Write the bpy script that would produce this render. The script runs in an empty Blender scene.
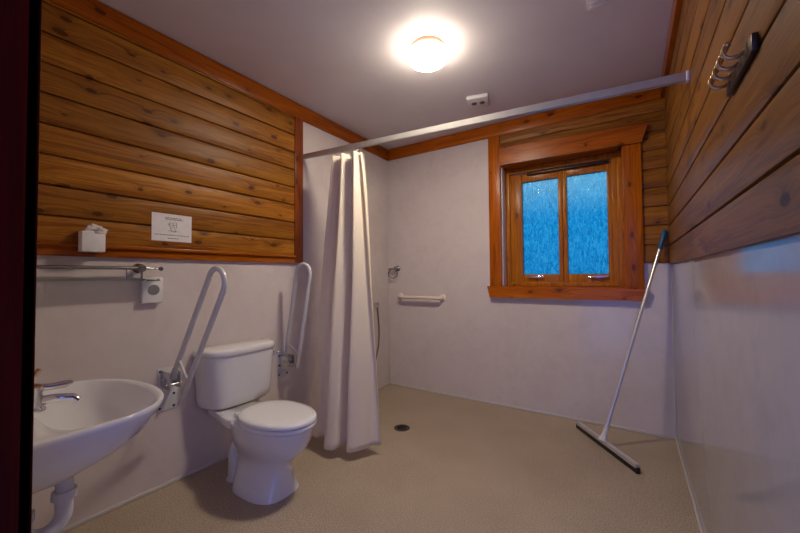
import bpy, bmesh, math, random
from mathutils import Vector, Matrix
random.seed(7)
S = bpy.context.scene
COL = S.collection
PI = math.pi
XL, XR, YB, H = -2.312, 0.261, 3.313, 2.670      # room faces; camera stands over x=0, y=0
YF = 0.12                                        # room face of the front (door) wall
CLAD = 0.016

# ------------------------------------------------------------------ materials
def new_mat(name):
    m = bpy.data.materials.new(name); m.use_nodes = True
    nt = m.node_tree; b = nt.nodes['Principled BSDF']
    return m, nt, b
def N(nt, t, **k):
    n = nt.nodes.new(t)
    for a, v in k.items(): setattr(n, a, v)
    return n
def math_n(nt, op, a, b=None, c=None):
    n = N(nt, 'ShaderNodeMath', operation=op)
    for i, v in enumerate((a, b, c)):
        if v is None: continue
        if isinstance(v, (int, float)): n.inputs[i].default_value = v
        else: nt.links.new(v, n.inputs[i])
    return n.outputs[0]
def ramp(nt, fac, stops, interp='LINEAR'):
    r = N(nt, 'ShaderNodeValToRGB'); r.color_ramp.interpolation = interp
    e = r.color_ramp.elements
    while len(e) < len(stops): e.new(0.5)
    for s, (p, c) in zip(e, stops):
        s.position = p; s.color = (*c, 1) if len(c) == 3 else c
    nt.links.new(fac, r.inputs[0]); return r.outputs[0]
def mix(nt, fac, a, b, mode='MIX'):
    n = N(nt, 'ShaderNodeMix', data_type='RGBA', blend_type=mode)
    for i, v in ((0, fac), (6, a), (7, b)):
        if isinstance(v, (int, float)): n.inputs[i].default_value = v
        elif isinstance(v, tuple): n.inputs[i].default_value = (*v, 1)
        else: nt.links.new(v, n.inputs[i])
    return n.outputs[2]
def bump(nt, b, height, strength=0.2, dist=0.01):
    n = N(nt, 'ShaderNodeBump'); n.inputs['Strength'].default_value = strength
    n.inputs['Distance'].default_value = dist
    nt.links.new(height, n.inputs['Height']); nt.links.new(n.outputs[0], b.inputs['Normal'])
def coords(nt):
    tc = N(nt, 'ShaderNodeTexCoord'); sp = N(nt, 'ShaderNodeSeparateXYZ')
    nt.links.new(tc.outputs['Object'], sp.inputs[0]); return tc.outputs['Object'], sp.outputs
def comb(nt, x, y, z):
    n = N(nt, 'ShaderNodeCombineXYZ')
    for i, v in enumerate((x, y, z)):
        if isinstance(v, (int, float)): n.inputs[i].default_value = v
        else: nt.links.new(v, n.inputs[i])
    return n.outputs[0]
def noise(nt, vec, scale, detail=4, rough=0.55, dist=0.0):
    n = N(nt, 'ShaderNodeTexNoise'); n.inputs['Scale'].default_value = scale
    n.inputs['Detail'].default_value = detail; n.inputs['Roughness'].default_value = rough
    n.inputs['Distortion'].default_value = dist
    nt.links.new(vec, n.inputs['Vector']); return n.outputs['Fac']

def plain(name, col, rough=0.4, metal=0.0, coat=0.0, var=0.04, scale=30):
    m, nt, b = new_mat(name)
    o, _ = coords(nt)
    n = noise(nt, o, scale, 3)
    c2 = tuple(max(0, c*(1-var*2)) for c in col)
    nt.links.new(ramp(nt, n, [(0.3, c2), (0.7, col)]), b.inputs['Base Color'])
    b.inputs['Roughness'].default_value = rough; b.inputs['Metallic'].default_value = metal
    b.inputs['Coat Weight'].default_value = coat; b.inputs['Coat Roughness'].default_value = 0.05
    return m

def wood(name, along, across, light, dark, pitch=None, z0=0.0, rough=0.38, knots=0.5, seed=0.0):
    """varnished pine: streaky grain along one axis, knots, every board its own tone"""
    m, nt, b = new_mat(name)
    _, s = coords(nt)
    a, c = s[along], s[across]; d = s[3-along-across]
    if pitch:
        idn = math_n(nt, 'FLOOR', math_n(nt, 'DIVIDE', math_n(nt, 'SUBTRACT', c, z0), pitch))
    else:
        idn = math_n(nt, 'FLOOR', math_n(nt, 'MULTIPLY', c, 0.01))
    wn = N(nt, 'ShaderNodeTexWhiteNoise', noise_dimensions='1D')
    nt.links.new(math_n(nt, 'ADD', idn, 3.7+seed), wn.inputs['W'])
    rnd = wn.outputs['Value']
    a2 = math_n(nt, 'MULTIPLY_ADD', rnd, 9.0, a)
    # knots
    kv = comb(nt, math_n(nt, 'MULTIPLY', a2, 4.6), math_n(nt, 'MULTIPLY', c, 9.5), math_n(nt, 'MULTIPLY', idn, 5.0))
    vo = N(nt, 'ShaderNodeTexVoronoi', voronoi_dimensions='2D', feature='F1'); vo.inputs['Scale'].default_value = 1
    nt.links.new(kv, vo.inputs['Vector'])
    sepc = N(nt, 'ShaderNodeSeparateColor'); nt.links.new(vo.outputs['Color'], sepc.inputs[0])
    gate = math_n(nt, 'GREATER_THAN', sepc.outputs[0], 1-knots)
    wob = noise(nt, comb(nt, math_n(nt, 'MULTIPLY', a2, 30), math_n(nt, 'MULTIPLY', c, 60), 0.0), 1, 3)
    kd = math_n(nt, 'MULTIPLY_ADD', wob, 0.05, vo.outputs['Distance'])
    kd = math_n(nt, 'DIVIDE', kd, math_n(nt, 'MULTIPLY_ADD', sepc.outputs[1], 0.9, 0.5))
    near = math_n(nt, 'POWER', 2.718, math_n(nt, 'MULTIPLY', kd, -7.0))
    near = math_n(nt, 'MULTIPLY', near, gate)
    # grain
    cg = math_n(nt, 'MULTIPLY_ADD', near, 0.06, c)
    g1 = noise(nt, comb(nt, math_n(nt, 'MULTIPLY', a2, 1.1), math_n(nt, 'MULTIPLY', cg, 26), math_n(nt, 'MULTIPLY', d, 26)), 1, 5, 0.6, 0.5)
    g2 = noise(nt, comb(nt, math_n(nt, 'MULTIPLY', a2, 4), math_n(nt, 'MULTIPLY', cg, 160), math_n(nt, 'MULTIPLY', d, 160)), 1, 3, 0.6, 0.2)
    lines = math_n(nt, 'SINE', math_n(nt, 'MULTIPLY', g1, 42.0))
    g = math_n(nt, 'ADD', math_n(nt, 'MULTIPLY', g1, 0.62), math_n(nt, 'ADD', math_n(nt, 'MULTIPLY', g2, 0.25), math_n(nt, 'MULTIPLY', lines, 0.07)))
    col = ramp(nt, g, [(0.30, dark), (0.43, tuple((x+y)*0.5 for x, y in zip(dark, light))), (0.56, light), (0.66, tuple(x*1.15 for x in light))])
    tone = math_n(nt, 'MULTIPLY_ADD', rnd, 0.34, 0.8)
    col = mix(nt, 1.0, col, comb(nt, tone, tone, tone), 'MULTIPLY')
    halo = math_n(nt, 'MULTIPLY', near, 0.85)
    col = mix(nt, halo, col, tuple(x*0.42 for x in dark))
    core = math_n(nt, 'MULTIPLY', gate, math_n(nt, 'LESS_THAN', kd, 0.115))
    col = mix(nt, math_n(nt, 'MULTIPLY', core, 0.75), col, (dark[0]*0.33, dark[1]*0.24, dark[2]*0.3))
    nt.links.new(col, b.inputs['Base Color'])
    b.inputs['Roughness'].default_value = rough; b.inputs['Specular IOR Level'].default_value = 0.22
    bump(nt, b, g, 0.12, 0.004)
    return m

PL, PD = (0.37, 0.145, 0.012), (0.17, 0.048, 0.003)
TL, TD = (0.46, 0.118, 0.003), (0.25, 0.048, 0.001)
PITCH, Z0 = 0.1445, 1.376
M = {}
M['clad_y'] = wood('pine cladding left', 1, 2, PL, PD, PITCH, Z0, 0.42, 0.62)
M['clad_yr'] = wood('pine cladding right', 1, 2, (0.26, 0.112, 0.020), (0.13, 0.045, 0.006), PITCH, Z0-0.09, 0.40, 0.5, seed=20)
M['clad_x'] = wood('pine cladding back', 0, 2, PL, PD, PITCH, Z0-0.075, 0.42, seed=9)
M['trim_x'] = wood('varnished trim across', 0, 2, TL, TD, None, 0, 0.3, 0.35, 3)
M['trim_y'] = wood('varnished trim lengthwise', 1, 2, TL, TD, None, 0, 0.3, 0.35, 5)
M['sash'] = wood('varnished window sash', 2, 0, (0.56, 0.20, 0.015), (0.34, 0.09, 0.004), None, 0, 0.3, 0.2, 13)
M['trim_z'] = wood('varnished trim upright', 2, 0, TL, TD, None, 0, 0.3, 0.3, 7)
M['trim_zy'] = wood('varnished trim upright dark', 2, 1, (0.26, 0.065, 0.014), (0.13, 0.026, 0.005), None, 0, 0.3, 0.3, 8)
M['jamb'] = wood('mahogany stained door frame', 2, 1, (0.075, 0.0035, 0.0015), (0.04, 0.002, 0.001), None, 0, 0.4, 0.0, 1)

M['jamb'].node_tree.nodes['Principled BSDF'].inputs['Specular IOR Level'].default_value = 0.08
def laminate(name, rough, c1, c2):
    m, nt, b = new_mat(name)
    o, _ = coords(nt)
    n1 = noise(nt, o, 2.2, 6, 0.65, 1.2); n2 = noise(nt, o, 11, 5, 0.6, 0.8)
    f = math_n(nt, 'ADD', math_n(nt, 'MULTIPLY', n1, 0.6), math_n(nt, 'MULTIPLY', n2, 0.4))
    nt.links.new(ramp(nt, f, [(0.33, c2), (0.52, c1), (0.75, tuple(min(1, x*1.05) for x in c1))]), b.inputs['Base Color'])
    b.inputs['Roughness'].default_value = rough
    bump(nt, b, n2, 0.02, 0.004)
    return m
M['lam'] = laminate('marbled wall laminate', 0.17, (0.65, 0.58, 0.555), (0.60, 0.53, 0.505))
M['lam_dimmed'] = laminate('glossy wall laminate with painted dimming', 0.10, (0.37, 0.345, 0.355), (0.33, 0.305, 0.315))  # same laminate as the other walls, lens edge darkening put into its colour
M['lam_w'] = laminate('white reveal laminate', 0.12, (0.82, 0.80, 0.80), (0.75, 0.73, 0.73))

def mk_ceiling():
    m, nt, b = new_mat('painted ceiling board')
    o, _ = coords(nt)
    n = noise(nt, o, 1.6, 5, 0.6, 0.6)
    nt.links.new(ramp(nt, n, [(0.35, (0.70, 0.66, 0.67)), (0.65, (0.75, 0.71, 0.72))]), b.inputs['Base Color'])
    b.inputs['Roughness'].default_value = 0.6
    bump(nt, b, noise(nt, o, 220, 2), 0.05, 0.002); return m
M['ceil'] = mk_ceiling()
def mk_floor():
    m, nt, b = new_mat('speckled safety vinyl')
    o, _ = coords(nt)
    sp = noise(nt, o, 170, 2, 0.7); bl = noise(nt, o, 3.0, 5, 0.6, 0.4)
    c = ramp(nt, sp, [(0.34, (0.23, 0.178, 0.125)), (0.5, (0.42, 0.335, 0.248)), (0.66, (0.60, 0.50, 0.38))])
    c = mix(nt, 1.0, c, ramp(nt, bl, [(0.3, (0.84, 0.82, 0.79)), (0.7, (1.0, 1.0, 1.0))]), 'MULTIPLY')
    nt.links.new(c, b.inputs['Base Color'])
    r = ramp(nt, bl, [(0.3, (0.42,)*3), (0.7, (0.56,)*3)]); nt.links.new(r, b.inputs['Roughness'])
    bump(nt, b, sp, 0.05, 0.002); return m
M['floor'] = mk_floor()

M['ceramic'] = plain('white glazed ceramic', (0.76, 0.755, 0.76), 0.12, 0, 0.5, 0.01)
M['seat'] = plain('white gloss seat plastic', (0.80, 0.80, 0.81), 0.16, 0, 0.3, 0.01)
M['white'] = plain('white plastic', (0.78, 0.76, 0.74), 0.35)
M['cream'] = plain('cream plastic', (0.80, 0.68, 0.54), 0.35)
M['enamel'] = plain('white enamelled tube', (0.66, 0.655, 0.65), 0.25, 0, 0.2)
M['rail'] = plain('satin aluminium', (0.58, 0.56, 0.53), 0.34, 0.55)
M['alu'] = plain('brushed aluminium pole', (0.78, 0.77, 0.76), 0.3, 0.8)
M['chrome'] = plain('chrome', (0.80, 0.80, 0.82), 0.10, 1.0, 0, 0.02)
M['steel'] = plain('zinc plated bracket', (0.62, 0.61, 0.60), 0.28, 0.9)
M['black'] = plain('black rubber', (0.016, 0.015, 0.014), 0.5)
M['darkmetal'] = plain('dark bronze metal', (0.055, 0.030, 0.018), 0.38, 0.6)
M['brass'] = plain('aged brass hook', (0.50, 0.33, 0.15), 0.3, 0.85)
M['dullchrome'] = plain('dull chrome', (0.34, 0.32, 0.31), 0.25, 0.9)
M['blue'] = plain('blue grip plastic', (0.006, 0.10, 0.22), 0.4)
M['grey'] = plain('grey plastic', (0.20, 0.20, 0.20), 0.5)
M['darkgrey'] = plain('dark grey plastic', (0.06, 0.06, 0.065), 0.5)
M['paper'] = plain('white paper', (0.78, 0.75, 0.74), 0.75)
M['tissue'] = plain('off-white tissue', (0.62, 0.57, 0.52), 0.85)
M['ink'] = plain('printed black ink', (0.05, 0.05, 0.06), 0.7)
M['seal'] = plain('white sealant strip', (0.62, 0.58, 0.54), 0.4)
M['hose'] = plain('grey shower hose', (0.28, 0.22, 0.18), 0.3, 0.6)
M['pvc'] = plain('white waste plastic', (0.70, 0.70, 0.72), 0.3)
M['drainsteel'] = plain('dull drain steel', (0.10, 0.085, 0.07), 0.4, 0.6)
M['lampring'] = plain('beige lamp ring', (0.72, 0.50, 0.33), 0.45)

def mk_fabric():
    m, nt, b = new_mat('cream woven curtain')
    tc = N(nt, 'ShaderNodeTexCoord'); sp = N(nt, 'ShaderNodeSeparateXYZ'); nt.links.new(tc.outputs['UV'], sp.inputs[0])
    br = N(nt, 'ShaderNodeTexBrick'); br.inputs['Scale'].default_value = 1; br.inputs['Mortar Size'].default_value = 0.06
    br.inputs['Brick Width'].default_value = 0.5; br.inputs['Row Height'].default_value = 0.5
    nt.links.new(comb(nt, math_n(nt, 'MULTIPLY', sp.outputs[0], 70), math_n(nt, 'MULTIPLY', sp.outputs[1], 100), 0.0), br.inputs['Vector'])
    b.inputs['Base Color'].default_value = (0.93, 0.86, 0.74, 1); b.inputs['Roughness'].default_value = 0.7
    b.inputs['Sheen Weight'].default_value = 0.15
    bump(nt, b, br.outputs['Fac'], 0.35, 0.003)
    tr = N(nt, 'ShaderNodeBsdfTranslucent'); tr.inputs['Color'].default_value = (0.96, 0.84, 0.62, 1)
    ms = N(nt, 'ShaderNodeMixShader'); ms.inputs[0].default_value = 0.30
    nt.links.new(b.outputs[0], ms.inputs[1]); nt.links.new(tr.outputs[0], ms.inputs[2])
    nt.links.new(ms.outputs[0], nt.nodes['Material Output'].inputs['Surface']); return m
M['fabric'] = mk_fabric()
def mk_lamp():
    m, nt, b = new_mat('lit opal diffuser')
    b.inputs['Base Color'].default_value = (0.9, 0.87, 0.8, 1)
    b.inputs['Emission Color'].default_value = (1.0, 0.865, 0.69, 1)
    g = N(nt, 'ShaderNodeNewGeometry'); sp = N(nt, 'ShaderNodeSeparateXYZ'); nt.links.new(g.outputs['Normal'], sp.inputs[0])
    dn = math_n(nt, 'MAXIMUM', math_n(nt, 'MULTIPLY', sp.outputs[2], -1.0), 0.0)
    nt.links.new(math_n(nt, 'MULTIPLY_ADD', dn, LAMP*0.93, LAMP*0.07), b.inputs['Emission Strength'])   # brightest below
    return m
LAMP = 208.0
M['lamp'] = mk_lamp()
def mk_glass():
    m, nt, b = new_mat('clear glass plate')
    b.inputs['Base Color'].default_value = (0.75, 0.92, 0.86, 1); b.inputs['Roughness'].default_value = 0.02
    b.inputs['Transmission Weight'].default_value = 1.0; b.inputs['IOR'].default_value = 1.45; return m
M['glass'] = mk_glass()
def mk_pane():
    """obscure glass: vertical rain-like relief; part scatters, part refracts the dusk outside"""
    m, nt, b = new_mat('rain patterned obscure glass')
    o, s = coords(nt)
    v1 = comb(nt, math_n(nt, 'MULTIPLY', s[0], 48), 0.0, math_n(nt, 'MULTIPLY', s[2], 13))
    v2 = comb(nt, math_n(nt, 'MULTIPLY', s[0], 120), 0.0, math_n(nt, 'MULTIPLY', s[2], 40))
    n1 = noise(nt, v1, 1, 3, 0.7, 0.8); n2 = noise(nt, v2, 1, 2, 0.7, 0.5)
    f = math_n(nt, 'ADD', math_n(nt, 'MULTIPLY', n1, 0.6), math_n(nt, 'MULTIPLY', n2, 0.4))
    bp = N(nt, 'ShaderNodeBump'); bp.inputs['Strength'].default_value = 1.0; bp.inputs['Distance'].default_value = 0.007
    nt.links.new(f, bp.inputs['Height'])
    tcol = ramp(nt, f, [(0.41, (0.02, 0.34, 0.46)), (0.50, (0.22, 0.66, 0.80)), (0.58, (0.8, 1, 1)), (0.66, (1.0, 1.0, 1.0))])
    tr = N(nt, 'ShaderNodeBsdfTranslucent'); nt.links.new(tcol, tr.inputs['Color'])
    rf = N(nt, 'ShaderNodeBsdfRefraction'); rf.inputs['Roughness'].default_value = 0.12; rf.inputs['IOR'].default_value = 1.25
    nt.links.new(bp.outputs[0], rf.inputs['Normal']); rf.inputs['Color'].default_value = (0.90, 0.98, 1.0, 1)
    gl = N(nt, 'ShaderNodeBsdfGlossy'); gl.inputs['Roughness'].default_value = 0.1; nt.links.new(bp.outputs[0], gl.inputs['Normal'])
    m1 = N(nt, 'ShaderNodeMixShader'); m1.inputs[0].default_value = 0.55
    nt.links.new(tr.outputs[0], m1.inputs[1]); nt.links.new(rf.outputs[0], m1.inputs[2])
    m2 = N(nt, 'ShaderNodeMixShader'); m2.inputs[0].default_value = 0.02
    nt.links.new(m1.outputs[0], m2.inputs[1]); nt.links.new(gl.outputs[0], m2.inputs[2])
    nt.links.new(m2.outputs[0], nt.nodes['Material Output'].inputs['Surface']); return m
M['pane'] = mk_pane()

# ------------------------------------------------------------------ geometry helpers
def BM(): return bmesh.new()
def box(bm, lo, hi, bev=0.0, seg=2):
    r = bmesh.ops.create_cube(bm, size=1.0); vs = r['verts']
    for v in vs:
        v.co = Vector([(lo[i]+hi[i])/2 + v.co[i]*(hi[i]-lo[i]) for i in range(3)])
    if bev:
        es = list({e for v in vs for e in v.link_edges})
        bmesh.ops.bevel(bm, geom=es, offset=bev, segments=seg, profile=0.5, affect='EDGES')
    return bm
def ring_faces(bm, rings, cap=True, closed=True):
    n = len(rings[0])
    for a, b in zip(rings, rings[1:]):
        for i in range(n if closed else n-1):
            j = (i+1) % n
            bm.faces.new((a[i], a[j], b[j], b[i]))
    if cap:
        bm.faces.new(list(reversed(rings[0]))); bm.faces.new(rings[-1])
def loft(bm, rings, cap=True):
    vr = [[bm.verts.new(p) for p in r] for r in rings]
    ring_faces(bm, vr, cap); return bm
def tube(bm, pts, r, seg=14, cap=True):
    pts = [Vector(p) for p in pts]; n = len(pts)
    rad = r if isinstance(r, (list, tuple)) else [r]*n
    T = []
    for i in range(n):
        a = pts[max(i-1, 0)]; b = pts[min(i+1, n-1)]; T.append((b-a).normalized())
    up = Vector((0, 0, 1)) if abs(T[0].z) < 0.9 else Vector((0, 1, 0))
    u = (up - T[0]*up.dot(T[0])).normalized(); rings = []
    for i in range(n):
        u = (u - T[i]*u.dot(T[i])).normalized(); w = T[i].cross(u)
        rings.append([pts[i] + (u*math.cos(k*2*PI/seg) + w*math.sin(k*2*PI/seg))*rad[i] for k in range(seg)])
    return loft(bm, rings, cap)
def lathe(bm, prof, o, axis=(0, 0, 1), seg=32):
    ax = Vector(axis).normalized(); t = Vector((1, 0, 0)) if abs(ax.x) < 0.9 else Vector((0, 1, 0))
    u = (t - ax*t.dot(ax)).normalized(); w = ax.cross(u); o = Vector(o)
    return loft(bm, [[o + ax*h + (u*math.cos(k*2*PI/seg) + w*math.sin(k*2*PI/seg))*max(r, 1e-4) for k in range(seg)] for r, h in prof])
def ball(bm, c, r, seg=16):
    return lathe(bm, [(r*math.sin(PI*i/10), -r*math.cos(PI*i/10)) for i in range(11)], c, (0, 0, 1), seg)
def arc(c, r, a0, a1, n, ux, uy):
    c, ux, uy = Vector(c), Vector(ux), Vector(uy)
    return [c + ux*(r*math.cos(a0+(a1-a0)*i/n)) + uy*(r*math.sin(a0+(a1-a0)*i/n)) for i in range(n+1)]
def obox(bm, p, ax, ay, az, lo, hi, bev=0.0):
    """box in a turned frame"""
    b2 = bmesh.new(); box(b2, lo, hi, bev)
    mt = Matrix((ax, ay, az)).transposed().to_4x4(); mt.translation = Vector(p)
    bmesh.ops.transform(b2, matrix=mt, verts=b2.verts)
    me = bpy.data.meshes.new('t'); b2.to_mesh(me); b2.free(); bm.from_mesh(me); bpy.data.meshes.remove(me)
ORG = {}
def obj(name, bm, mat, parent=None, smooth=40, base=None):
    org = ORG.get(parent.name, Vector((0, 0, 0))) if parent else Vector(base or (0, 0, 0))
    bmesh.ops.recalc_face_normals(bm, faces=bm.faces)
    if org.length: bmesh.ops.translate(bm, vec=-org, verts=bm.verts)
    me = bpy.data.meshes.new(name); bm.to_mesh(me); bm.free()
    o = bpy.data.objects.new(name, me); COL.objects.link(o)
    me.materials.append(M[mat] if isinstance(mat, str) else mat)
    if smooth:
        for p in me.polygons: p.use_smooth = True
        me.set_sharp_from_angle(angle=math.radians(smooth))
    if parent: o.parent = parent
    else: o.location = org
    ORG[o.name] = org
    return o
def tag(o, label, cat, group=None):
    o['label'] = label; o['category'] = cat
    if group: o['group'] = group
    return o
def thing(name, loc, label, cat, group=None):
    o = bpy.data.objects.new(name, None); COL.objects.link(o); o.location = loc; o.empty_display_size = 0.1
    ORG[o.name] = Vector(loc); return tag(o, label, cat, group)
def struct(name, bm, mat, parent=None, smooth=30):
    o = obj(name, bm, mat, parent, smooth)
    if not parent: o['kind'] = 'structure'
    return o

# ------------------------------------------------------------------ room shell
T = 0.12
struct('floor', box(BM(), (XL-T, -0.02, -0.08), (XR+T, YB+0.25, 0)), 'floor')
struct('ceiling', box(BM(), (XL-T, -0.02, H), (XR+T, YB+0.25, H+0.1)), 'ceil')
WX0, WX1, WZ0, WZ1 = -1.005, -0.034, 1.110, 2.255     # window opening
wl = struct('wall_left', box(BM(), (XL-T, 0, 0), (XL, YB+0.25, H)), 'lam')
wr = struct('wall_right', box(BM(), (XR, 0, 0), (XR+T, YB+0.25, H)), 'lam_dimmed')
b = BM()
box(b, (XL, YB, 0), (WX0, YB+0.25, H)); box(b, (WX1, YB, 0), (XR, YB+0.25, H))
box(b, (WX0, YB, 0), (WX1, YB+0.25, WZ0)); box(b, (WX0, YB, WZ1), (WX1, YB+0.25, H))
wb = struct('wall_back', b, 'lam')
b = BM(); DX0, DX1, DZ = -0.72, 0.23, 2.12
box(b, (XL, 0, 0), (DX0, YF, H)); box(b, (DX0, 0, DZ), (XR, YF, H)); box(b, (DX1, 0, 0), (XR, YF, DZ))
struct('wall_front', b, 'lam')
# beyond the doorway the ground outside lies open to the blue dusk

def cladding(name, parent, mat, P, a0, a1, z0, z1, zref):
    """P(a, depth, z) -> point. One sheet of rounded boards."""
    prof = []
    i0 = math.floor((z0-zref)/PITCH)
    z = zref + i0*PITCH
    while z < z1:
        for dz, d in ((0.0, 0.0005), (0.004, 0.0005), (0.0055, 0.0125), (0.010, 0.0145), (0.05, CLAD), (0.10, CLAD), (0.130, 0.0150), (0.1385, 0.0130), (0.1405, 0.0095), (0.1408, 0.0005)):
            if z0 < z+dz < z1: prof.append((d, z+dz))
        z += PITCH
    prof = [(prof[0][0], z0)] + prof + [(prof[-1][0], z1)]
    full = [(0, z0)] + prof + [(0, z1)]
    return obj(name, loft(BM(), [[P(a, d, zz) for d, zz in full] for a in (a0, a1)]), mat, parent, 25)
cladding('cladding', wl, 'clad_y', lambda a, d, z: (XL+d, a, z), YF, 1.95, 1.36, 2.60, Z0)
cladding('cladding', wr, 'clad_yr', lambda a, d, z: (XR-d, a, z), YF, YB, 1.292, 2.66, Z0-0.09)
cladding('cladding', wb, 'clad_x', lambda a, d, z: (a, YB-d, z), WX0, XR-CLAD, WZ1+0.005, 2.60, Z0-0.075)
cladding('cladding', wb, 'clad_x', lambda a, d, z: (a, YB-d, z), 0.0, XR-CLAD, 1.304, WZ1+0.005, Z0-0.075)

# cornice, trims, seals
def trim(name, lo, hi, mat, bev=0.004): return struct(name, box(BM(), lo, hi, bev), mat)
CH = 0.125
trim('trim_1', (XL, YF, H-CH), (XL+0.022, YB, H-0.004), 'trim_y')
trim('trim_2', (XL+0.022, YB-0.022, H-CH), (XR-CLAD, YB, H-0.004), 'trim_x')
trim('trim_3', (XR-0.042, YF, H-0.115), (XR-0.003, YB-0.022, H-0.004), 'trim_y')
trim('trim_4', (XL, 1.946, 1.335), (XL+0.026, 2.030, H-CH), 'trim_zy')
b = BM(); box(b, (XL, YF, 1.330), (XL+0.024, 1.946, 1.384), 0.004); box(b, (XL+0.002, YF, 1.376), (XL+0.042, 1.946, 1.394), 0.005)
struct('trim_5', b, 'trim_y')
trim('baseboard_left', (XL, YF, 0), (XL+0.010, YB, 0.020), 'seal', 0.003)
trim('baseboard_back', (XL+0.010, YB-0.010, 0), (XR-0.010, YB, 0.020), 'seal', 0.003)
trim('baseboard_right', (XR-0.010, YF, 0), (XR, YB, 0.020), 'seal', 0.003)
trim('trim_6', (XL, YB-0.008, 0.02), (XL+0.008, YB, H-CH), 'seal', 0.002)
trim('trim_7', (XR-0.009, YB-0.009, 0.02), (XR, YB, 1.292), 'seal', 0.002)

# door frame round the camera's doorway
b = BM()
box(b, (DX0, -0.01, 0), (-0.69, 0.136, DZ-0.03), 0.003); box(b, (-0.79, YF, 0), (-0.69, 0.136, DZ+0.04), 0.003)
box(b, (0.215, -0.01, 0), (DX1, 0.136, DZ-0.03), 0.003); box(b, (DX0, -0.01, DZ-0.03), (DX1, 0.136, DZ), 0.003)
struct('door_1', b, 'jamb')

# ------------------------------------------------------------------ window
win = bpy.data.objects.new('window_1', None); COL.objects.link(win); win['kind'] = 'structure'
win.location = (WX0, YB, WZ0); ORG['window_1'] = Vector((WX0, YB, WZ0))
obj('casing', box(BM(), (-1.120, YB-0.030, 1.100), (-1.007, YB, H-CH), 0.004), 'trim_z', win)
obj('casing', box(BM(), (-0.034, YB-0.034, 1.100), (0.091, YB, 2.235), 0.004), 'trim_z', win)
b = BM()   # header with raked right end
def prism_x(bm, poly, y0, y1): return loft(bm, [[(x, y0, z) for x, z in poly], [(x, y1, z) for x, z in poly]])
prism_x(b, [(-1.006, 2.250), (0.093, 2.235), (0.140, 2.372), (-1.006, 2.412)], YB-0.050, YB)
obj('header', b, 'trim_x', win)
b = BM()   # sill with undercut ends
prism_x(b, [(-1.118, 1.014), (0.085, 1.014), (0.112, 1.104), (-1.142, 1.118)], YB-0.048, YB)
box(b, (WX0, YB-0.02, WZ0-0.006), (WX1, YB+0.16, WZ0+0.006))
obj('sill', b, 'trim_x', win)
b = BM(); box(b, (WX0, YB, WZ1-0.012), (WX1, YB+0.16, WZ1), 0.002); box(b, (WX1-0.006, YB, WZ0), (WX1, YB+0.16, WZ1-0.012))
obj('reveal_lining', b, 'trim_x', win)
obj('reveal_panel', box(BM(), (WX0, YB+0.005, WZ0+0.006), (WX0+0.006, YB+0.15, WZ1-0.012), 0.001), 'lam_w', win)
fy0, fy1 = YB+0.14, YB+0.20
def frame(bm, x0, x1, z0, z1, w, y0, y1, bev=0.003, wt=None):
    wt = wt or w
    box(bm, (x0, y0, z0), (x0+w, y1, z1), bev); box(bm, (x1-w, y0, z0), (x1, y1, z1), bev)
    box(bm, (x0+w, y0, z0), (x1-w, y1, z0+w), bev); box(bm, (x0+w, y0, z1-wt), (x1-w, y1, z1), bev)
b = BM(); frame(b, WX0+0.006, WX1-0.006, WZ0+0.006, WZ1-0.012, 0.036, fy0-0.02, fy1, 0.004, 0.05)
box(b, (-0.115, fy0-0.014, WZ0+0.03), (-0.07, fy1, WZ1-0.03), 0.003)
obj('outer_frame', b, 'sash', win)
b = BM(); sx0, sx1, sz0, sz1 = -0.964, -0.1155, 1.150, 2.185; sy1 = fy1-0.006
for xa, xb in ((sx0, -0.852), (-0.534, -0.499), (-0.497, -0.462), (-0.150, sx1)): box(b, (xa, fy0, sz0), (xb, sy1, sz1), 0.004)
for xa, xb in ((-0.852, -0.534), (-0.462, -0.150)):
    box(b, (xa, fy0+0.002, sz0), (xb, sy1, 1.226), 0.003); box(b, (xa, fy0+0.002, 2.105), (xb, sy1, sz1), 0.003)
obj('sash', b, 'sash', win)
for x0, x1 in ((-0.862, -0.530), (-0.466, -0.142)):
    obj('pane', box(BM(), (x0, fy0+0.030, 1.220), (x1, fy0+0.034, 2.115)), 'pane', win, 0)
obj('trickle_vent', box(BM(), (-0.80, fy0-0.030, 2.163), (-0.13, fy0, 2.180), 0.003), 'darkmetal', win)
for x in (-0.80, -0.29):
    b = BM(); box(b, (x-0.02, fy0-0.012, 1.190), (x+0.10, fy0, 1.204), 0.003)
    tube(b, [(x, fy0-0.02, 1.197), (x+0.06, fy0-0.026, 1.203), (x+0.135, fy0-0.02, 1.206)], 0.007, 10)
    obj('window_stay', b, 'chrome', win)

# ------------------------------------------------------------------ ceiling fittings
LX, LY = -1.045, 1.945
t = thing('ceiling_lamp', (LX, LY, H), 'round lit ceiling lamp with white drum diffuser and beige ring', 'lamp')
obj('mount_ring', lathe(BM(), [(0.0, 0), (0.106, 0), (0.108, -0.010), (0.106, -0.036), (0.0, -0.036)], (LX, LY, H), seg=48), 'lampring', t)
obj('diffuser', lathe(BM(), [(0.0, -0.034), (0.118, -0.034), (0.122, -0.044), (0.121, -0.075), (0.112, -0.094), (0.085, -0.106), (0.04, -0.111), (0.0, -0.112)], (LX, LY, H), seg=48), 'lamp', t)
AX, AY = -1.02, 2.765
t = thing('smoke_detector', (AX, AY, H), 'small square white detector on the ceiling between the lamp and the curtain rail', 'detector')
ca, sa = math.cos(0.25), math.sin(0.25)
fx, fyv, fz = Vector((ca, sa, 0)), Vector((-sa, ca, 0)), Vector((0, 0, 1))
b = BM(); obox(b, (AX, AY, H), fx, fyv, fz, (-0.085, -0.085, -0.030), (0.085, 0.085, 0), 0.006); obj('housing', b, 'white', t)
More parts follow.
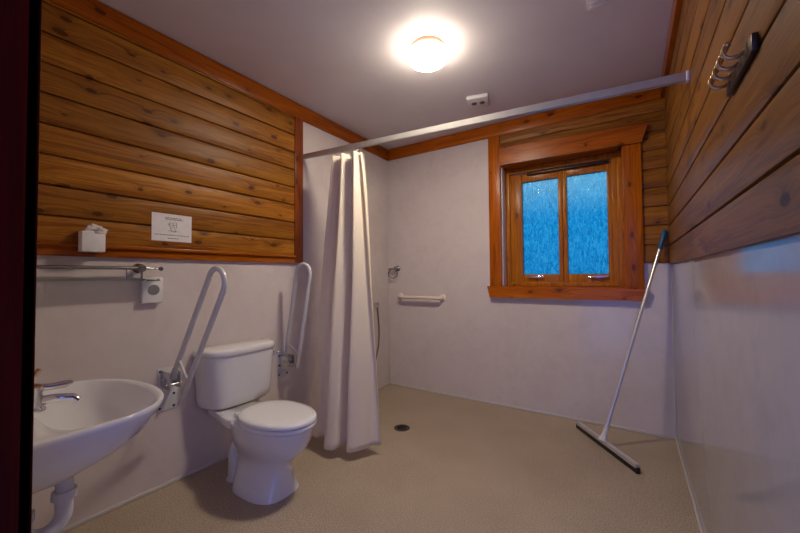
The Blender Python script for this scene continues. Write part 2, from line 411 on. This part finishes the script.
for dx in (-0.032, 0.032):
    c = Vector((AX, AY, H-0.030)) + fx*dx
    obj('sensor_eye', lathe(BM(), [(0, 0.002), (0.022, 0.002), (0.020, -0.006), (0.010, -0.009), (0, -0.009)], c, seg=20), 'darkgrey', t)
t = thing('ceiling_vent', (-0.088, 2.07, H), 'pale square vent cover at the top edge of the picture on the ceiling', 'vent')
b = BM(); pass
box(b, (-0.165, 1.985, H-0.014), (-0.012, 2.150, H), 0.004); obj('cover', b, 'ceil', t)
for k in range(5):
    y = 2.010+0.028*k; obj('slat', box(BM(), (-0.150, y-0.008, H-0.020), (-0.027, y+0.008, H-0.013), 0.002), 'ceil', t)

# ------------------------------------------------------------------ curtain rail and curtain
RY = 2.05
def rail_z(x): return 2.238 + (x-XL)/(XR-XL)*(2.118-2.238)
t = thing('curtain_rail', (XL, RY, rail_z(XL)), 'long pale metal curtain rail spanning the room below the ceiling', 'curtain rail')
b = BM(); x0, x1 = XL+0.012, XR-CLAD-0.012
def rp(x): 
    z = rail_z(x); return [(x, RY-0.013, z-0.019), (x, RY-0.004, z-0.019), (x, RY-0.004, z-0.012), (x, RY+0.004, z-0.012), (x, RY+0.004, z-0.019), (x, RY+0.013, z-0.019), (x, RY+0.013, z+0.019), (x, RY-0.013, z+0.019)]
loft(b, [rp(x0), rp(x1)]); obj('rail', b, 'rail', t)
for xa, xb in ((XL, XL+0.013), (XR-CLAD-0.013, XR-CLAD)):
    z = rail_z((xa+xb)/2); obj('end_bracket', box(BM(), (xa, RY-0.018, z-0.024), (xb, RY+0.018, z+0.024), 0.003), 'white', t)

def interp(pl, u):
    k = u*(len(pl)-1); i = min(int(k), len(pl)-2); f = k-i; f = f*f*(3-2*f)*0.5+f*0.5
    return [a+(c-a)*f for a, c in zip(pl[i], pl[i+1])]
BOT = [(-2.13, 2.04), (-2.05, 1.94), (-1.93, 1.88), (-1.86, 1.82), (-1.77, 1.80), (-1.69, 1.80), (-1.665, 1.86), (-1.60, 1.85), (-1.52, 1.88), (-1.435, 1.955)]
TOP = [(-1.935, 2.05), (-1.655, 2.05)]
def cur(u, v):
    """u across, v down"""
    tx, ty = interp(TOP, u); bx, by = interp(BOT, u)
    z = rail_z(tx)-0.060 + (0.062-(rail_z(tx)-0.060))*v
    e = v**0.92
    x = tx+(bx-tx)*e; y = ty+(by-ty)*(v**1.15)
    w = 2*PI*((3.4-0.2*v)*u+0.22)
    fold = math.sin(w + 0.35*math.sin(2.2*v+u*5)) + 0.22*math.sin(2.6*w+1.0+1.5*v)*(1-0.6*v)
    amp = 0.046 + 0.006*v
    y += fold*amp - 0.01; x += 0.012*math.cos(w)*(0.4+0.6*v)
    y += 0.004*math.sin(9*v+13*u); z += 0.006*math.sin(w)*v
    return (x, y, z)
t = thing('shower_curtain', (-1.80, RY, 0), 'cream shower curtain bunched in folds at the left end of the rail', 'curtain')
b = BM(); NU, NV = 170, 60; uvl = b.loops.layers.uv.new('UVMap')
vs = [[b.verts.new(cur(i/NU, j/NV)) for i in range(NU+1)] for j in range(NV+1)]
for j in range(NV):
    for i in range(NU):
        f = b.faces.new((vs[j][i], vs[j][i+1], vs[j+1][i+1], vs[j+1][i]))
        for l, (a, c) in zip(f.loops, ((i, j), (i+1, j), (i+1, j+1), (i, j+1))): l[uvl].uv = (a/NU*0.9, 1-c/NV)
o = obj('fabric', b, 'fabric', t, 80)
md = o.modifiers.new('cloth thickness', 'SOLIDIFY'); md.thickness = 0.0018
for k in range(7):
    u = (k+0.5)/7; x, y, z = cur(u, 0); zr = rail_z(x)-0.019
    b = BM(); tube(b, [(x, RY, zr+0.006), (x, RY, zr-0.008), (x, (RY+y)/2, zr-0.030), (x, y, z-0.012)], 0.003, 8)
    obj('curtain_hook', b, 'white', t)

# ------------------------------------------------------------------ toilet
TY = 1.345
CY = 1.415          # the cistern sits a little off the pan's axis
t = thing('toilet', (-1.83, TY, 0), 'white close-coupled toilet with its lid down, against the left wall', 'toilet')
def egg(xb, xf, hw, z, n=48, p=2.0, yc=TY, wide=0.55):
    """plan outline: back xb, front xf, half width hw; widest nearer the back"""
    cx = xb + (xf-xb)*wide*0.8; pts = []
    for k in range(n):
        a = 2*PI*k/n; c, s = math.cos(a), math.sin(a)
        sx = abs(c)**(2/p)*(1 if c > 0 else -1); sy = abs(s)**(2/p)*(1 if s > 0 else -1)
        L = (xf-cx) if c > 0 else (cx-xb)
        pts.append((cx+sx*L, yc+sy*hw, z))
    return pts
b = BM()
loft(b, [egg(-2.00, -1.622, .146, 0, p=3.0, yc=TY-.018), egg(-2.00, -1.624, .145, .010, p=3.0, yc=TY-.018), egg(-2.01, -1.634, .134, .05, p=2.8, yc=TY-.016), egg(-2.02, -1.645, .113, .11, p=2.5, yc=TY-.010),
         egg(-2.04, -1.640, .106, .16, p=2.3, yc=TY-.004), egg(-2.05, -1.600, .121, .20, p=2.2), egg(-2.06, -1.540, .150, .25, p=2.2), egg(-2.06, -1.508, .167, .31, p=2.2),
         egg(-2.07, -1.497, .173, .36, p=2.2), egg(-2.07, -1.495, .174, .378, p=2.2), egg(-2.06, -1.503, .166, .384, p=2.2)])
# flat shelf at the back that carries the cistern
def shelf(z, g): return [(-2.295+g, TY-.100+g, z), (-2.10, TY-.135+g, z), (-1.99, TY-.155+g, z), (-1.93, TY-.12, z), (-1.93, TY+.12, z), (-1.99, TY+.155-g, z), (-2.10, TY+.135-g, z), (-2.295+g, TY+.100-g, z)]
loft(b, [shelf(.30, .045), shelf(.335, .01), shelf(.345, 0), shelf(.380, 0), shelf(.386, .006)])
obj('pan', b, 'ceramic', t, 50)
b = BM(); loft(b, [egg(-1.960, -1.494, .171, .3845, p=2.2), egg(-1.965, -1.487, .178, .388, p=2.2), egg(-1.968, -1.482, .181, .390, p=2.2), egg(-1.968, -1.482, .181, .404, p=2.2), egg(-1.965, -1.486, .177, .408, p=2.2)])
obj('seat', b, 'seat', t, 50)
b = BM(); loft(b, [egg(-1.960, -1.496, .168, .4085, p=2.2), egg(-1.966, -1.490, .174, .412, p=2.2), egg(-1.973, -1.480, .182, .416, p=2.2), egg(-1.973, -1.480, .182, .428, p=2.2), egg(-1.966, -1.488, .175, .435, p=2.2), egg(-1.94, -1.52, .150, .439, p=2.2), egg(-1.88, -1.60, .09, .441, p=2.2)])
obj('lid', b, 'seat', t, 50)
for s in (-1, 1):
    obj('hinge', tube(BM(), [(-1.982, TY+s*.085-.022, .402), (-1.982, TY+s*.085+.022, .402)], .013, 14), 'seat', t)
# cistern: bowed front, sides narrowing to a rounded underside
def cis(z, hw, d, r=0.05, n=10):
    x0 = XL+0.012; xf = XL+d; pts = [(x0, CY-hw, z)]
    m = 22
    for k in range(m+1):
        q = -1+2*k/m
        edge = (1-abs(q)**7)
        pts.append((x0+(xf-x0)*(0.62+0.38*(1-q*q)**0.5*0.5+0.38*0.5) * (0.35+0.65*edge**0.6), CY+q*hw, z))
    pts.append((x0, CY+hw, z)); return pts
b = BM(); loft(b, [cis(.388, .185, .150), cis(.394, .215, .172), cis(.412, .232, .186), cis(.45, .240, .192), cis(.60, .249, .200), cis(.722, .254, .203)])
obj('cistern', b, 'ceramic', t, 50)
b = BM(); loft(b, [cis(.722, .258, .207), cis(.727, .263, .212), cis(.752, .264, .213), cis(.762, .258, .207), cis(.768, .235, .185)])
obj('cistern_lid', b, 'ceramic', t, 50)
b = BM(); ly, lz, lx = CY+.205, .682, XL+.168
lathe(b, [(0, 0), (.018, 0), (.018, .018), (.012, .026), (0, .026)], (lx, ly, lz), (1, 0, 0), 18)
tube(b, [(lx+.022, ly, lz), (lx+.034, ly+.012, lz), (lx+.034, ly+.035, lz+.002), (lx+.028, ly+.058, lz+.004)], [.008, .008, .007, .009], 12)
obj('flush_lever', b, 'chrome', t)
b = BM(); tube(b, [(-2.035, 1.27, 0.001), (-2.035, 1.27, .17)], .036, 18)
tube(b, [(-2.035, 1.27, .14), (-2.032, 1.275, .19), (-2.01, 1.29, .235), (-1.97, 1.31, .26)], .033, 18)
lathe(b, [(.0, 0), (.045, 0), (.045, .012), (.037, .016), (0, .016)], (-2.035, 1.27, 0.0005), seg=20)
obj('waste_pipe', b, 'pvc', t)

# ------------------------------------------------------------------ basin on the front wall
BX, RZ = -1.415, .850
t = thing('wall_mounted_basin', (BX, YF, 0.6), 'white wall-hung wash basin with lever tap beside the door frame', 'basin')
def dee(y0, y1, hw, z, p=2.35, n=56, xc=BX):
    """D-shaped plan: straight back at y0, rounded front at y1"""
    pts = []; cy = y0 + (y1-y0)*0.42
    for k in range(n):
        a = 2*PI*k/n; c, s = math.cos(a), math.sin(a)
        q = p if s > 0 else 5.0
        sx = abs(c)**(2/q)*(1 if c > 0 else -1); sy = abs(s)**(2/q)*(1 if s > 0 else -1)
        pts.append((xc+sx*hw, cy+sy*((y1-cy) if s > 0 else (cy-y0)), z))
    return pts
b = BM()
loft(b, [dee(YF, .35, .10, .672), dee(YF, .37, .14, .680), dee(YF, .41, .18, .694), dee(YF, .47, .228, .728), dee(YF, .525, .264, .770), dee(YF, .555, .282, .812), dee(YF, .568, .294, .835),
         dee(YF, .570, .295, .844), dee(YF+.004, .564, .290, .850), dee(.262, .548, .270, .849), dee(.270, .540, .262, .842), dee(.278, .525, .245, .815), dee(.29, .50, .21, .77), dee(.305, .46, .155, .735), dee(.33, .42, .08, .716), dee(.35, .40, .022, .712)])
obj('bowl', b, 'ceramic', t, 60)
obj('plug_hole', lathe(BM(), [(0, 0), (.026, 0), (.026, .003), (.018, .004), (.016, .001), (0, .001)], (BX, .375, .7125), seg=20), 'chrome', t)
TYY = .205
b = BM(); tpx = BX-.0
lathe(b, [(0, 0), (.028, 0), (.028, .006), (.022, .012), (.021, .050), (.024, .055), (.024, .068), (.012, .076), (0, .076)], (tpx, TYY+.07, RZ-.002), seg=24)
tap = obj('tap', b, 'chrome', t)
b = BM(); tube(b, [(tpx, TYY+.085, RZ+.022), (tpx+.012, TYY+.115, RZ+.024), (tpx+.022, TYY+.150, RZ+.018), (tpx+.026, TYY+.160, RZ+.006)], [.014, .013, .012, .012], 14)
obj('spout', b, 'chrome', tap)
b = BM(); tube(b, [(tpx, TYY+.075, RZ+.062), (tpx+.006, TYY+.105, RZ+.058), (tpx+.008, TYY+.135, RZ+.058), (tpx+.008, TYY+.152, RZ+.061)], [.011, .009, .011, .006], 12)
obj('lever', b, 'chrome', tap)
b = BM(); tube(b, [(tpx-.03, TYY+.052, RZ+.058), (tpx-.10, TYY+.085, RZ+.066), (tpx-.15, TYY+.110, RZ+.080)], [.010, .007, .009], 12)
obj('lever', b, 'chrome', tap)
# trap
PY = .345
b = BM(); lathe(b, [(0, 0), (.042, 0), (.046, .012), (.040, .022), (0, .022)], (BX, PY, .652), seg=24)
obj('waste_shadow_flange', b, 'black', t)  # black colour stands in for the shadow gap under the bowl
b = BM(); p = [(BX, PY, .660), (BX, PY, .55)] + arc((BX, PY-.045, .535), .045, 0, -PI, 10, (0, 1, 0), (0, 0, 1)) + [(BX, PY-.09, .57)] + arc((BX, PY-.09-.03, .585), .03, 0, PI/2, 5, (0, 1, 0), (0, 0, 1)) + [(BX, YF+.002, .615)]
tube(b, p, .021, 16); tr = obj('waste_trap', b, 'pvc', t)
for z, y in ((.585, PY), (.560, PY-.09)):
    obj('trap_nut', lathe(BM(), [(0, 0), (.029, 0), (.030, .010), (.029, .024), (0, .024)], (BX, y, z-.012), seg=12), 'pvc', tr)

# ------------------------------------------------------------------ support rails
def bent(p0, p1, n_end0, half):
    pass
def support_rail(label, y, hinge, d0, e0, leanu, length, gap, pl):
    """raised hinged rail: tube in the x-z plane at depth y. d0 lower end of long leg, e0 free end of short leg"""
    t = thing('support_rail', (XL, y, pl[0]), label, 'support rail', 'fold-up support rails on the left wall')
    yw = 0.052
    pz0, pz1 = pl
    b = BM(); box(b, (XL, y-yw, pz0), (XL+.006, y+yw, pz1), .002)
    obj('wall_plate', b, 'enamel', t)
    for sy in (-.038, .038):
        for z in (pz0+.018, pz0+.09, pz1-.018):
            obj('screw', lathe(BM(), [(0, 0), (.008, 0), (.006, .004), (0, .005)], (XL+.006, y+sy, z), (1, 0, 0), 10), 'darkgrey', t)
    b = BM()
    for sy in (-.030, .030): box(b, (XL+.006, y+sy-.004, pz1-.11), (XL+.105, y+sy+.004, pz1-.012), .003)
    tube(b, [(XL+.060, y-.046, pz1-.055), (XL+.060, y+.046, pz1-.055)], .011, 14)
    tube(b, [(XL+.090, y-.042, pz1-.085), (XL+.090, y+.042, pz1-.085)], .007, 12)
    obj('hinge_bracket', b, 'steel', t)
    u = Vector((math.sin(leanu), 0, math.cos(leanu))); w = Vector((math.cos(leanu), 0, -math.sin(leanu)))
    p0 = Vector((hinge[0], y, hinge[1])); r = gap/2
    a = p0 + u*length
    c = a + w*r
    pts = [p0 - u*.035, p0, p0+u*length*.5, a] + arc(c, r, PI, 0, 14, w, u)[1:-1]
    q = a + w*gap
    pts += [q, q-u*(length*.5), q-u*(length+e0)]
    b = BM(); tube(b, pts, .0140, 18); obj('tube', b, 'enamel', t)
    m = p0 + u*.10
    b = BM(); tube(b, [m, m + w*(gap*.5) - u*.02, m + w*gap - u*.035], .008, 12); obj('brace', b, 'enamel', t)
    return t
support_rail('white fold-up support rail between the wash basin and the toilet', 1.010, (XL+.090, .670), 0, .10, math.radians(33.5), .675, .150, (.440, .690))
support_rail('white fold-up support rail between the toilet and the shower curtain', 1.842, (XL+.036, .600), 0, .045, math.radians(11.0), .668, .150, (.440, .625))

# ------------------------------------------------------------------ glass shelf with gallery rail
t = thing('glass_shelf', (XL, .60, 1.21), 'glass shelf with chrome gallery rail on the left wall above the basin', 'shelf')
obj('glass_plate', box(BM(), (XL+.008, .20, 1.209), (XL+.105, .925, 1.216), .001), 'glass', t)
b = BM(); tube(b, [(XL+.055, .20, 1.274), (XL+.055, .86, 1.274)], .0095, 14); obj('gallery_rail', b, 'dullchrome', t)
for y in (.265, .855):
    b = BM()
    lathe(b, [(0, 0), (.026, 0), (.027, .006), (.018, .012), (.012, .020), (.012, .040), (.020, .046), (.022, .056), (.019, .066), (0, .070)], (XL, y, 1.274), (1, 0, 0), 24)
    tube(b, [(XL+.055, y, 1.266), (XL+.055, y, 1.205)], .006, 10)
    obj('bracket', b, 'dullchrome', t)
b = BM(); tube(b, [(XL+.055, .86, 1.274), (XL+.055, .90, 1.273), (XL+.055, .942, 1.272)], [.008, .006, .004], 12); ball(b, (XL+.055, .950, 1.272), .0125)
obj('finial', b, 'dullchrome', t)
for y in (.42, .785):
    obj('rail_post', tube(BM(), [(XL+.055, y, 1.216), (XL+.055, y, 1.268)], .003, 8), 'dullchrome', t)

t = thing('power_socket', (XL, .918, 1.15), 'white wall socket with round grey centre under the end of the glass shelf', 'socket')
obj('housing', box(BM(), (XL, .866, 1.078), (XL+.036, .972, 1.222), .006), 'white', t)
obj('insert', lathe(BM(), [(0, .002), (.029, .002), (.030, -.002), (.026, .0), (.025, -.002), (0, -.002)], (XL+.037, .922, 1.152), (1, 0, 0), 28), 'grey', t)
obj('slot', box(BM(), (XL+.0355, .885, 1.203), (XL+.037, .955, 1.207)), 'darkgrey', t)

# ------------------------------------------------------------------ notice and paper box
NX = XL+CLAD
t = thing('notice', (NX, 1.025, 1.515), 'white printed notice pinned to the wooden boards above the support rail', 'notice')
obj('sheet', box(BM(), (NX+.0002, .915, 1.437), (NX+.0022, 1.135, 1.600)), 'paper', t, 0)
b = BM()
def mark(y0, y1, z, h): box(b, (NX+.0021, y0, z-h/2), (NX+.0026, y1, z+h/2))
random.seed(3)
def textline(y0, y1, z, h):
    y = y0
    while y < y1:
        w = random.uniform(.006, .018); mark(y, min(y+w, y1), z, h); y += w+.003
for args in ((.985, 1.075, 1.577, .004), (.985, 1.085, 1.568, .004), (.930, 1.120, 1.474, .0035), (1.000, 1.060, 1.455, .004)):
    b = BM(); textline(*args); obj('text_line', b, 'ink', t, 0)
b = BM()
def stroke(pts, r=.0011): tube(b, [(NX+.0025, y, z) for y, z in pts], r, 6)
stroke([(1.008, 1.548), (1.030, 1.545), (1.034, 1.525), (1.016, 1.516), (1.006, 1.530), (1.008, 1.548)])
stroke([(1.034, 1.552), (1.048, 1.550), (1.048, 1.520), (1.036, 1.520)])
stroke([(1.014, 1.516), (1.022, 1.495), (1.042, 1.494), (1.038, 1.514)])
stroke([(1.000, 1.540), (1.020, 1.532), (1.044, 1.538)])
stroke([(1.002, 1.500), (1.052, 1.498)])
obj('line_drawing', b, 'ink', t)
t = thing('mounted_tissue_box', (XL+.043, .635, 1.352), 'small white paper box with crumpled paper on top, mounted on the wooden ledge at left', 'box')
obj('carton', box(BM(), (XL+.0425, .588, 1.352), (XL+.098, .680, 1.452), .003), 'paper', t)
b = BM(); bmesh.ops.create_icosphere(b, subdivisions=3, radius=1)
for v in b.verts:
    n = v.co.normalized(); k = 1+.22*math.sin(7*n.x+3*n.y)+.18*math.sin(9*n.y-4*n.z+1)+.12*math.sin(13*n.z+5*n.x)
    v.co = Vector((XL+.072+n.x*.028*k, .645+n.y*.042*k, 1.455+n.z*.028*k))
obj('crumpled_tissue', b, 'tissue', t, 20)

# ------------------------------------------------------------------ shower corner
t = thing('grab_handle', (-1.895, YB, .99), 'short cream grab handle on the back wall beside the shower curtain', 'handle')
gz = .990
p = [(-2.150, YB-.004, gz), (-2.150, YB-.030, gz), (-2.135, YB-.052, gz), (-2.10, YB-.060, gz), (-1.89, YB-.060, gz), (-1.68, YB-.060, gz), (-1.645, YB-.052, gz), (-1.630, YB-.030, gz), (-1.630, YB-.004, gz)]
obj('bar', tube(BM(), p, .0165, 18), 'cream', t)
for x in (-2.150, -1.630):
    obj('flange', lathe(BM(), [(0, 0), (.040, 0), (.039, .008), (.030, .016), (.018, .020), (0, .020)], (x, YB, gz), (0, -1, 0), 28), 'cream', t)
t = thing('towel_ring', (-2.19, YB, 1.305), 'small chrome towel ring in the back left corner above the grab handle', 'towel ring')
b = BM(); lathe(b, [(0, 0), (.030, 0), (.031, .008), (.022, .014), (.014, .020), (.014, .040), (.022, .044), (.022, .058), (0, .062)], (-2.185, YB, 1.305), (0, -1, 0), 22)
obj('boss', b, 'dullchrome', t)
obj('arm', tube(BM(), [(-2.185, YB-.044, 1.305), (-2.23, YB-.044, 1.300), (-2.285, YB-.044, 1.300)], [.012, .010, .008], 12), 'dullchrome', t)
c = (-2.225, YB-.044, 1.245); b = BM()
tube(b, [Vector(c)+Vector((.062*math.cos(a), 0, .048*math.sin(a))) for a in [PI*.62+i*(PI*1.76)/26 for i in range(27)]], .0055, 10); obj('ring', b, 'dullchrome', t)
t = thing('shower_hose', (XL, 3.05, .9), 'thin grey shower hose hanging on the left wall behind the curtain', 'hose')
obj('wall_outlet', box(BM(), (XL, 3.028, .885), (XL+.040, 3.074, .935), .006), 'chrome', t)
b = BM(); tube(b, [(XL+.028, 3.055, .900), (XL+.030, 3.068, .80), (XL+.030, 3.082, .68), (XL+.029, 3.085, .58), (XL+.028, 3.070, .46), (XL+.028, 3.020, .33), (XL+.03, 2.93, .25), (XL+.03, 2.84, .30)], .0085, 12)
obj('hose', b, 'hose', t)
t = thing('floor_drain', (-1.562, 2.410, 0), 'round dark metal drain set in the shower floor', 'drain')
obj('rim', lathe(BM(), [(.038, .0005), (.064, .0005), (.064, .003), (.058, .005), (.044, .004), (.038, .002)], (-1.562, 2.410, 0), seg=36), 'drainsteel', t)
b = BM(); lathe(b, [(0, .0004), (.044, .0004), (.044, .002), (0, .002)], (-1.562, 2.41, 0), seg=30)
obj('grate', b, 'black', t)
for k in range(5):
    x = -1.562+(k-2)*.016; hl = math.sqrt(.042**2-((k-2)*.016)**2)
    obj('grate_bar', box(BM(), (x-.003, 2.41-hl, .002), (x+.003, 2.41+hl, .004)), 'drainsteel', t)

# ------------------------------------------------------------------ coat hooks on the right wall
HX = XR-CLAD
t = thing('coat_hook_rail', (HX, 1.18, 1.70), 'dark coat hook rack with round brass hooks on the right-hand boards', 'coat rack')
obj('back_plate', box(BM(), (HX-.012, 1.060, 1.708), (HX, 1.305, 1.748), .003), 'darkmetal', t)
for k in range(4):
    y = 1.115+.054*k; b = BM()
    cc = Vector((HX-.030, y, 1.746))
    tube(b, [(HX-.010, y, 1.732)] + arc(cc, .019, -PI*.2, -PI*1.3, 14, (1, 0, 0), (0, 0, 1)), .0048, 10)
    ball(b, cc + Vector((.019*math.cos(-PI*1.3), 0, -.019*math.sin(PI*1.3))), .0075)
    obj('hook', b, 'brass', t)

# ------------------------------------------------------------------ squeegee leaning in the corner
A, Bp = Vector((-.374, 3.150, 0)), Vector((.014, 2.628, 0))
ux = (Bp-A).normalized(); uy = Vector((-ux.y, ux.x, 0)); mid = (A+Bp)/2
t = thing('floor_squeegee', mid, 'floor squeegee with blue grip leaning in the corner below the window', 'squeegee')
L2 = (Bp-A).length/2
b = BM(); obox(b, mid, ux, uy, Vector((0, 0, 1)), (-L2, -.016, .030), (L2, .016, .058), .006); obj('head', b, 'alu', t)
b = BM(); obox(b, mid, ux, uy, Vector((0, 0, 1)), (-L2-.006, -.012, .0008), (L2+.006, -.001, .036), .001); obox(b, mid, ux, uy, Vector((0, 0, 1)), (-L2-.006, .001, .0008), (L2+.006, .012, .036), .001)
obj('rubber_blade', b, 'black', t)
pb = mid + Vector((-.005, .012, .058)); pt = Vector((.226, 3.276, 1.545)); d = (pt-pb).normalized()
b = BM(); tube(b, [pb-d*.012, pb+d*.03, pb+d*.09], [.030, .018, .0145], 14); obj('socket', b, 'white', t)
obj('pole', tube(BM(), [pb+d*.05, pt-d*.02], .0115, 14), 'alu', t)
obj('grip', tube(BM(), [pt-d*.150, pt-d*.145, pt-d*.07, pt-d*.01, pt], [.013, .0165, .0155, .0175, .012], 16), 'blue', t)

# ------------------------------------------------------------------ world (blue dusk beyond the glass)
w = bpy.data.worlds.new('dusk'); S.world = w; w.use_nodes = True
nt = w.node_tree; bg = nt.nodes['Background']
tc = N(nt, 'ShaderNodeTexCoord'); sp = N(nt, 'ShaderNodeSeparateXYZ'); nt.links.new(tc.outputs['Generated'], sp.inputs[0])
e = math_n(nt, 'MULTIPLY_ADD', sp.outputs[2], 0.5, 0.5)
north = ramp(nt, e, [(0.30, (0.002, 0.20, 0.50)), (0.49, (0.002, 0.26, 0.64)), (0.575, (0.002, 0.37, 0.86)), (0.615, (0.34, 0.85, 1.1)), (0.75, (0.02, 0.45, 1.0))])
south = ramp(nt, e, [(0.30, (0.32, 0.48, 1.65)), (0.55, (0.34, 0.53, 1.8)), (0.85, (0.42, 0.65, 2.0))])
side = ramp(nt, math_n(nt, 'MULTIPLY_ADD', sp.outputs[1], 0.5, 0.5), [(0.40, (0, 0, 0)), (0.60, (1, 1, 1))])
c = mix(nt, side, south, north)
nt.links.new(c, bg.inputs['Color']); bg.inputs['Strength'].default_value = 1.15

# ------------------------------------------------------------------ camera
f, yaw, pitch, roll = 353.23, 0.5773, 0.0270, -0.0076
cy_, sy_ = math.cos(yaw), math.sin(yaw)
fw = Vector((-sy_*math.cos(pitch), cy_*math.cos(pitch), math.sin(pitch))); rt = Vector((cy_, sy_, 0)); up = rt.cross(fw)
r2 = rt*math.cos(roll)+up*math.sin(roll); u2 = -rt*math.sin(roll)+up*math.cos(roll)
cd = bpy.data.cameras.new('camera'); cam = bpy.data.objects.new('camera', cd); COL.objects.link(cam)
cd.sensor_width = 36; cd.lens = f/800*36; cd.clip_start = 0.01
mt = Matrix((r2, u2, -fw)).transposed().to_4x4(); mt.translation = (0, 0, 1.22); cam.matrix_world = mt
S.camera = cam
S.view_settings.view_transform = 'Standard'; S.view_settings.look = 'None'
S.view_settings.exposure = -0.08; S.view_settings.gamma = 1.0; S.view_settings.use_curve_mapping = False
S.cycles.use_denoising = True
S.cycles.max_bounces = 10; S.cycles.diffuse_bounces = 6; S.cycles.glossy_bounces = 4; S.cycles.transmission_bounces = 8
S.cycles.sample_clamp_indirect = 6.0
